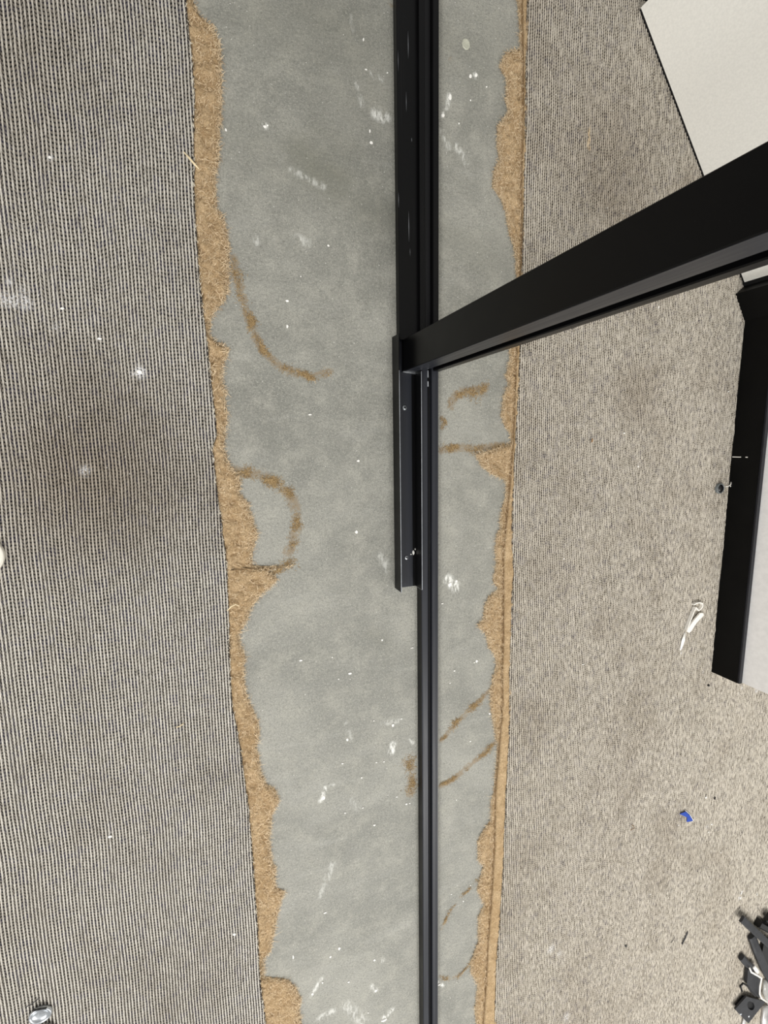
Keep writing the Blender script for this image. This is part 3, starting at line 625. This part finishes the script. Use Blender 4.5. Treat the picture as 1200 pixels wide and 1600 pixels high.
C1 = Vector(G(1150, 459, ZT)[:2]); D1 = Vector(G(1164, 501, ZT)[:2])
sC = (C1 - A).dot(E1); nC = (C1 - A).dot(N1); sD = LEN + .082
stile = lpart(bm_obj('stile', prism([lp(sC, nC), tuple(D1), wp(WL, .0605), lp(sC, .05)], ZT - .001, 1.1), M_BASE, bevel=.0012))
lpart(bm_obj('stile_edge', prism([lp(LEN + .0005, .0008), lp(sC, .0008), lp(sC, .029), lp(LEN + .0005, .029)], ZT - .001, 1.1), M_SLOT))
# dark object behind its far corner
p = G(1001, 1, ZT); b0 = bmesh.new(); prism([(p[0] - .012, p[1] + .004), (p[0] + .05, p[1] - .0), (p[0] + .06, p[1] + .05), (p[0] - .006, p[1] + .055)], ZT - .001, .03, b0)
tag(bm_obj('rubber_block', b0, M_BLKP, bevel=.003), 'black rubber block behind the far corner of the white leaf', 'block')

# ------------------------------------------------------------------ small litter on the right carpet
def ribbon_wall(path, th, z0, z1, bm=None):
    bm = bm or bmesh.new(); P = [Vector(p) for p in path]; Ls, Rs = [], []
    for i, p_ in enumerate(P):
        t = (P[min(i + 1, len(P) - 1)] - P[max(i - 1, 0)]).normalized(); n_ = Vector((-t.y, t.x)) * th / 2
        Ls.append(p_ + n_); Rs.append(p_ - n_)
    v = [[bm.verts.new((q.x, q.y, z)) for q in L_] for L_, z in ((Ls, z0), (Ls, z1), (Rs, z1), (Rs, z0))]
    n_ = len(P)
    for k_ in range(4):
        a, b = v[k_], v[(k_ + 1) % 4]
        for i in range(n_ - 1): bm.faces.new((a[i], a[i + 1], b[i + 1], b[i]))
    bm.faces.new([v[k_][0] for k_ in range(4)]); bm.faces.new([v[k_][-1] for k_ in range(3, -1, -1)])
    return bm
def gp(px, py, z=ZT): return Vector(G(px, py, z)[:2])
ZC = ZT + .008
cp = G(1080, 965, ZT); clip = empty('plastic_clip', cp, 'white hooked plastic clip lying on the carpet beside the skirting', 'clip'); CI = Matrix.Translation([-v for v in cp])
z_ = ZT + .005
o = bm_obj('hook', ribbon_wall([gp(1084, 945, z_), gp(1088, 942.5, z_), gp(1093, 941.5, z_), gp(1097.5, 943, z_), gp(1098, 947, z_), gp(1095, 951, z_), gp(1091.5, 954, z_), gp(1089, 951.5, z_), gp(1087.5, 949, z_)], .0024, ZT - .0005, ZT + .006), M_WHITE); o.parent = clip; o.matrix_parent_inverse = CI
o = bm_obj('bar', ribbon_wall([gp(1087, 949, z_), gp(1082, 961, z_), gp(1077, 974, z_), gp(1073, 985, z_)], .0022, ZT - .0005, ZT + .006), M_WHITE); o.parent = clip; o.matrix_parent_inverse = CI
o = bm_obj('tab', prism([gp(*q, z_) for q in ((1072, 986), (1076, 988.5), (1079, 986), (1087.5, 973), (1099, 961), (1097.5, 957.5), (1093.5, 957.5), (1084, 968), (1078, 976))], ZT + .0035, ZT + .0065), M_WHITE, bevel=.0006); o.parent = clip; o.matrix_parent_inverse = CI
bm = bmesh.new(); tube([(*gp(1070, 988), ZT + .0005), (*gp(1067, 1000), ZT + .0012), (*gp(1063, 1016), ZT + .0003)], [.002, .0055, .002], bm, 8, .15)
tag(bm_obj('plaster_smear', bm, M_FLAKE, smooth=True), 'white crumbly plaster smear trailing below the hooked clip', 'smear')
# round black cap and its white thread
x, y, _ = G(1123, 763, ZT); capo = empty('plastic_button', (x, y, ZT), 'small round black plastic button with smoky rim beside the skirting', 'button')
bm = bmesh.new(); rad = .0105
rings = [[bm.verts.new((rr_ * math.cos(t * math.pi / 12), rr_ * math.sin(t * math.pi / 12), zz)) for t in range(24)] for rr_, zz in ((rad, -.0005), (rad, .004), (rad * .86, .0055), (rad * .8, .0035))]
for a, b in zip(rings, rings[1:]):
    for j in range(24): bm.faces.new((a[j], a[(j + 1) % 24], b[(j + 1) % 24], b[j]))
bm_obj('rim', bm, simple('smoky_plastic', rgb(112, 116, 116), .2), capo, smooth=True)
bm = bmesh.new(); rings = [[bm.verts.new((rr_ * math.cos(t * math.pi / 10), rr_ * math.sin(t * math.pi / 10), zz)) for t in range(20)] for rr_, zz in ((rad * .8, .003), (rad * .65, .0055), (rad * .35, .0068), (.0004, .0072))]
for a, b in zip(rings, rings[1:]):
    for j in range(20): bm.faces.new((a[j], a[(j + 1) % 20], b[(j + 1) % 20], b[j]))
bm.faces.new(rings[-1]); bm_obj('dome', bm, M_BLKP, capo, smooth=True)
bm = bmesh.new(); tube([(*gp(1132, 760.5), ZT + .002), (*gp(1136, 759.5), ZT + .003), (*gp(1139, 757.5), ZT + .003), (*gp(1140.5, 753), ZT + .0025), (*gp(1141.5, 756), ZT + .003), (*gp(1139.5, 760), ZT + .0025), (*gp(1141.5, 763), ZT + .002), (*gp(1139, 767), ZT + .001)], [.0009, .0009, .0012, .0014, .0014, .0011, .0012, .0006], bm, 6)
tag(bm_obj('curled_shaving', bm, M_WHITE, smooth=True), 'curled white plastic shaving between black button and skirting', 'shaving')
# blue scrap
bm = bmesh.new(); top = [(1061.4, 1271.4, .001), (1065, 1268.5, .003), (1069, 1266.5, .004), (1075, 1272, .0055), (1081, 1281, .003), (1077, 1283, .0015), (1072.6, 1284, .001), (1072, 1276, .003), (1067, 1274, .002)]
vt = [bm.verts.new((*gp(a, b, ZT), ZT + c)) for a, b, c in top]; vb = [bm.verts.new(v.co - Vector((0, 0, .0007))) for v in vt]
bm.faces.new(vt); bm.faces.new(vb[::-1])
for i in range(len(vt)): bm.faces.new((vt[i], vt[(i + 1) % 9], vb[(i + 1) % 9], vb[i]))
tag(bm_obj('blue_scrap', bm, M_BLUE), 'small bent blue plastic scrap on the right carpet', 'scrap')
bm = ribbon_wall([gp(1070, 1265.8), gp(1076, 1271), gp(1082, 1280.5), gp(1080, 1283)], .0012, ZT - .0003, ZT + .0022)
tag(bm_obj('white_sliver', bm, M_FLAKE), 'thin white sliver against the blue scrap', 'sliver')
def chip(px, py, w, h, lab, mat=M_BLKP, nm='black_chip', cat='chip'): return flake(px, py, w, h, ZT, mat, nm, lab, cat, thick=.002)
chip(1116.5, 1247, 6, 8, 'small square black chip up right of the blue scrap')
chip(978, 1478, 9, 8, 'black crumb on the carpet, left of the dark pin')
chip(1107, 1071, 9, 6, 'dark speck just below the end of the black skirting')
chip(925, 688, 4, 8, 'dark speck on the carpet halfway between strip and skirting', M_TWIG, 'brown_crumb')
bm = tube([(*gp(1074, 1455), ZT + .001), (*gp(1069.5, 1465), ZT + .0016), (*gp(1065, 1475), ZT + .001)], .0013, seg=7)
tag(bm_obj('pin', bm, M_GREYP), 'short dark pin lying on the carpet left of the black strips', 'pin')
bm = tube([(*gp(1054, 1463), ZT + .0006), (*gp(1051.5, 1468), ZT + .001), (*gp(1048, 1473), ZT + .0005)], .0005, seg=6)
tag(bm_obj('splinter', bm, M_GREYP), 'hair-thin dark splinter left of the pin', 'splinter')
bm = tube([(*gp(987, 1288), ZT + .0006), (*gp(991, 1293), ZT + .001), (*gp(985, 1297), ZT + .0004)], .0006, seg=6)
tag(bm_obj('splinter', bm, M_TWIG), 'thin brown splinter left of the blue scrap', 'splinter')
r_ = np.random.default_rng(77); n = 26; c0 = np.array(gp(920, 219))
V, Fc, tn = ribbons(c0 + r_.normal(0, 1, (n, 2)) * np.array([.0014, .009]), r_.normal(math.pi / 2, .25, n), r_.uniform(.004, .012, n), r_.uniform(.0004, .0008, n), np.full(n, ZT), r_.uniform(.0005, .002, n), r_.random(n) * .8 + .1, 78)
tag(put(bpy.data.objects.new('jute_tuft', np_mesh('jute_tuft', V, Fc, dict(tone=tn))), M_FIB), 'brown jute tuft on the right carpet above the mullion', 'tuft', kind='stuff')
bm = tube([(*gp(276, 1136), ZT + .001), (*gp(281, 1133), ZT + .003), (*gp(287, 1130), ZT + .001)], .0008, seg=6)
tag(bm_obj('straw', bm, M_STRAW), 'pale curved straw on the left carpet beside the concrete', 'straw')
bm = tube([(*gp(287, 238), ZT + .001), (*gp(296, 249), ZT + .003), (*gp(304, 256), ZT - .001), (*gp(311, 262), ZT - .003)], [.0006, .0013, .0013, .0007], seg=6)
tag(bm_obj('jute_strand', bm, M_STRAW), 'pale jute strand curling over the left carpet edge near the top', 'strand')
bm = tube([(*gp(355, 955), ZT - .001), (*gp(361, 947), ZT + .002), (*gp(368, 944), ZT + .001), (*gp(374, 948), ZT - .003)], [.0006, .001, .0011, .0006], seg=6)
tag(bm_obj('jute_strand', bm, M_STRAW), 'pale jute strand hooked over the left carpet edge near the wedge', 'strand')

# ------------------------------------------------------------------ heap of offcuts at the lower right
def bar(path, w, h, mat, name, label, cat, group=None, z0=None):
    P = [Vector(p) for p in path]; bm = bmesh.new(); rows_ = []
    for i, p_ in enumerate(P):
        t = (P[min(i + 1, len(P) - 1)] - P[max(i - 1, 0)]); t.z = 0; t.normalize(); n_ = Vector((-t.y, t.x, 0)) * w / 2
        rows_.append([bm.verts.new(p_ + n_ * a + Vector((0, 0, b))) for a, b in ((-1, 0), (1, 0), (1, h * .7), (.55, h), (-.55, h), (-1, h * .7))])
    for a, b in zip(rows_, rows_[1:]):
        for j in range(6): bm.faces.new((a[j], a[(j + 1) % 6], b[(j + 1) % 6], b[j]))
    bm.faces.new(rows_[0][::-1]); bm.faces.new(rows_[-1])
    return tag(bm_obj(name, bm, mat, bevel=.0006), label, cat, group)
def g3(px, py, z): return (*gp(px, py, z), z)
GRP = 'offcuts heaped at the lower right'
bar([g3(1157, 1434, .022), g3(1180, 1456, .025), g3(1204, 1478, .027), g3(1240, 1506, .027)], .017, .006, M_GREYP, 'plastic_strip', 'dark grey plastic strip lying on top across the offcut heap', 'strip', GRP)
bar([g3(1180, 1438, ZT), g3(1196, 1447, ZT), g3(1240, 1466, ZT)], .019, .014, M_BLKP, 'plastic_strip', 'black plastic strip farthest up in the offcut heap', 'strip', GRP)
bar([g3(1172, 1460, .0115), g3(1180, 1482, .0165), g3(1193, 1512, .0165), g3(1212, 1545, .017)], .022, .008, M_GREYP, 'plastic_strip', 'dark curved plastic strip under the topmost strip of the heap', 'strip', GRP)
bar([g3(1196, 1430, .018), g3(1208, 1445, .02)], .02, .01, M_BLKP, 'plastic_block', 'black plastic block at the frame edge above the offcut heap', 'block', GRP)
tag(bm_obj('rubber_pad', prism([gp(1190, 1462), gp(1250, 1480), gp(1250, 1560), gp(1204, 1520), gp(1186, 1486)], ZT, .017), M_BLKP, bevel=.002), 'black rubber pad filling the middle of the offcut heap', 'pad', GRP)
bar([g3(1156, 1493, .012), g3(1163, 1502, .013), g3(1176, 1512, .014)], .016, .008, M_GREYP, 'plastic_strip', 'short dark plastic stub poking out at the left of the heap', 'strip', GRP)
tag(bm_obj('plastic_plate', prism([gp(1169, 1515, .02), gp(1178, 1521, .02), gp(1189, 1531, .02), gp(1187, 1560, .02), gp(1177, 1552, .02), gp(1167, 1537, .02)], .013, .02), M_GREYP, bevel=.0012), 'flat dark grey plastic plate above the holed bracket', 'plate', GRP)
# bracket plate with an oval hole and two bright rivets
bk = empty('bracket', g3(1171, 1578, ZT), 'dark metal bracket plate with oval hole and two rivets, lower end of heap', 'bracket', GRP); BI = Matrix.Translation([-v for v in g3(1171, 1578, ZT)])
cn = [gp(1148, 1577, .02), gp(1166, 1557, .02), gp(1196, 1565, .02), gp(1169, 1599, .02)]; hc = gp(1173, 1571, .02)
ax = (gp(1178, 1577, .02) - gp(1169, 1566, .02)) / 2; ay = Vector((-ax.y, ax.x)) * .45
bm = bmesh.new(); m = 16; outer_, inner_ = [], []
per = [cn[0], cn[1], cn[2], cn[3]]
for j in range(m):
    u = j / m * 4; i = int(u); fq = u - i; outer_.append(per[i].lerp(per[(i + 1) % 4], fq))
cen = sum(cn, Vector((0, 0))) / 4
angs = [math.atan2((q - hc).y, (q - hc).x) for q in outer_]
an = math.atan2(ax.y, ax.x)
for a in angs:
    inner_.append(hc + ax * math.cos(a - an) - ay * -math.sin(a - an))
V4 = [[bm.verts.new((q.x, q.y, z)) for q in L_] for L_, z in ((outer_, .017), (outer_, .0205), (inner_, .0205), (inner_, .017))]
for k_ in range(4):
    for j in range(m): bm.faces.new((V4[k_][j], V4[k_][(j + 1) % m], V4[(k_ + 1) % 4][(j + 1) % m], V4[(k_ + 1) % 4][j]))
o = bm_obj('plate', bm, M_GREYP); o.parent = bk; o.matrix_parent_inverse = BI
o = bm_obj('foot', prism([cn[0].lerp(cen, .3), cn[1].lerp(cen, .3), cn[2].lerp(cen, .3), cn[3].lerp(cen, .3)], ZT - .001, .0169), M_SLOT); o.parent = bk; o.matrix_parent_inverse = BI
for (a, b) in ((1158, 1585), (1170.5, 1588.5)):
    q = gp(a, b, .021); bm = bmesh.new(); bmesh.ops.create_uvsphere(bm, u_segments=12, v_segments=6, radius=.0034); bmesh.ops.scale(bm, vec=(1, 1, .45), verts=bm.verts); bmesh.ops.translate(bm, vec=(q.x, q.y, .0205), verts=bm.verts)
    o = bm_obj('rivet', bm, M_STEEL, smooth=True); o.parent = bk; o.matrix_parent_inverse = BI
bm = tube([g3(1159, 1548, .014), g3(1157, 1541, .016), g3(1161, 1536, .018), g3(1168, 1541, .02), g3(1173, 1549, .02), g3(1180, 1556, .021)], .0022, seg=8)
tag(bm_obj('wire_loop', bm, M_BLKP, smooth=True), 'black wire loop beside the holed bracket', 'wire', GRP)
bm = tube([g3(1171, 1512, .024), g3(1174, 1519, .026), g3(1183, 1524, .027), g3(1190, 1528, .028), g3(1187.5, 1541, .028), g3(1187, 1553, .028), g3(1190, 1560, .027), g3(1199, 1566, .024)], .0024, seg=8, flat=.6)
tag(bm_obj('clear_strap', bm, M_WHITE, smooth=True), 'pale plastic strap curving around the grey plate', 'strap', GRP)
bm = tube([g3(1178, 1510, .022), g3(1184, 1519, .024)], [.005, .006], seg=10, flat=.5)
tag(bm_obj('white_plug', bm, M_WHITE, smooth=True), 'small white plug between the dark strips of the heap', 'plug', GRP)
bm = tube([g3(1198, 1530, .012), g3(1196, 1548, .013), g3(1204, 1566, .013), g3(1215, 1590, .012)], .011, seg=12, flat=.45)
tag(bm_obj('clear_sleeve', bm, M_CLEAR, smooth=True), 'clear plastic sleeve at the right edge of the heap', 'sleeve', GRP)
for (a, b, c, d, w, lab) in ((1166, 1580, 1152, 1640, .011, 'thin silver tube poking out below the holed bracket'), (1196, 1572, 1188, 1650, .02, 'wide silver tube at the lower right frame corner')):
    bm = tube([g3(a, b, .011 + w * .1), g3(c, d, .011 + w * .1)], w / 2, seg=14, flat=.7)
    tag(bm_obj('silver_tube', bm, simple('satin_aluminium', rgb(205, 203, 200), .35, .5), smooth=True), lab, 'tube', GRP)

# ------------------------------------------------------------------ left carpet: disc at the frame edge, shiny cap
x, y, _ = G(-34, 870, ZT + .006); Rr_ = (G(6.7, 870, ZT + .006)[0] - x); lid = empty('plastic_disc', (x, y, ZT), 'cream round plastic disc cut off by the left frame edge', 'disc')
bm = bmesh.new(); rings = [[bm.verts.new((a_ * Rr_ * math.cos(t * math.pi / 24), a_ * Rr_ * math.sin(t * math.pi / 24), zz)) for t in range(48)] for a_, zz in ((.97, -.0008), (1, .004), (.985, .0066), (.95, .007), (.92, .006), (.0, .0062))[:5]]
for a, b in zip(rings, rings[1:]):
    for j in range(48): bm.faces.new((a[j], a[(j + 1) % 48], b[(j + 1) % 48], b[j]))
bm.faces.new(rings[-1]); bm_obj('disc_top', bm, M_CREAM, lid, smooth=False)
x, y, _ = G(64, 1583, ZT); bm = bmesh.new()
rings = [[bm.verts.new((x + a_ * .0135 * math.cos(t * math.pi / 12), y + a_ * .0115 * math.sin(t * math.pi / 12), ZT + zz)) for t in range(24)] for a_, zz in ((1, -.0006), (1.04, .002), (1, .0042), (.86, .0045), (.8, .003), (.45, .0016))]
for a, b in zip(rings, rings[1:]):
    for j in range(24): bm.faces.new((a[j], a[(j + 1) % 24], b[(j + 1) % 24], b[j]))
bm.faces.new(rings[-1]); tag(bm_obj('metal_cap', bm, M_STEEL, smooth=True), 'shiny silver metal cap on the left carpet, bottom left', 'cap')
bm = tube([(*gp(52, 1575), ZT + .003), (*gp(58, 1571), ZT + .006), (*gp(66, 1569), ZT + .006), (*gp(74, 1570), ZT + .004)], .0012, seg=6)
tag(bm_obj('black_wire', bm, M_BLKP, smooth=True), 'short black wire arched over the silver metal cap', 'wire')
bm = tube([(*gp(40, 1573), ZT + .0008), (*gp(50, 1567), ZT + .0015), (*gp(61, 1559), ZT + .0008)], .0006, seg=6)
tag(bm_obj('splinter', bm, M_GREYP), 'thin dark splinter above the silver metal cap', 'splinter')
bm = bmesh.new(); tube([(*gp(62, 1603), ZT + .003), (*gp(74, 1599), ZT + .0045), (*gp(90, 1606), ZT + .003)], [.002, .004, .002], bm, 8, .6)
tag(bm_obj('rubber_scrap', bm, M_BLKP, smooth=True), 'black rubber scrap cut off by the bottom frame edge', 'scrap')
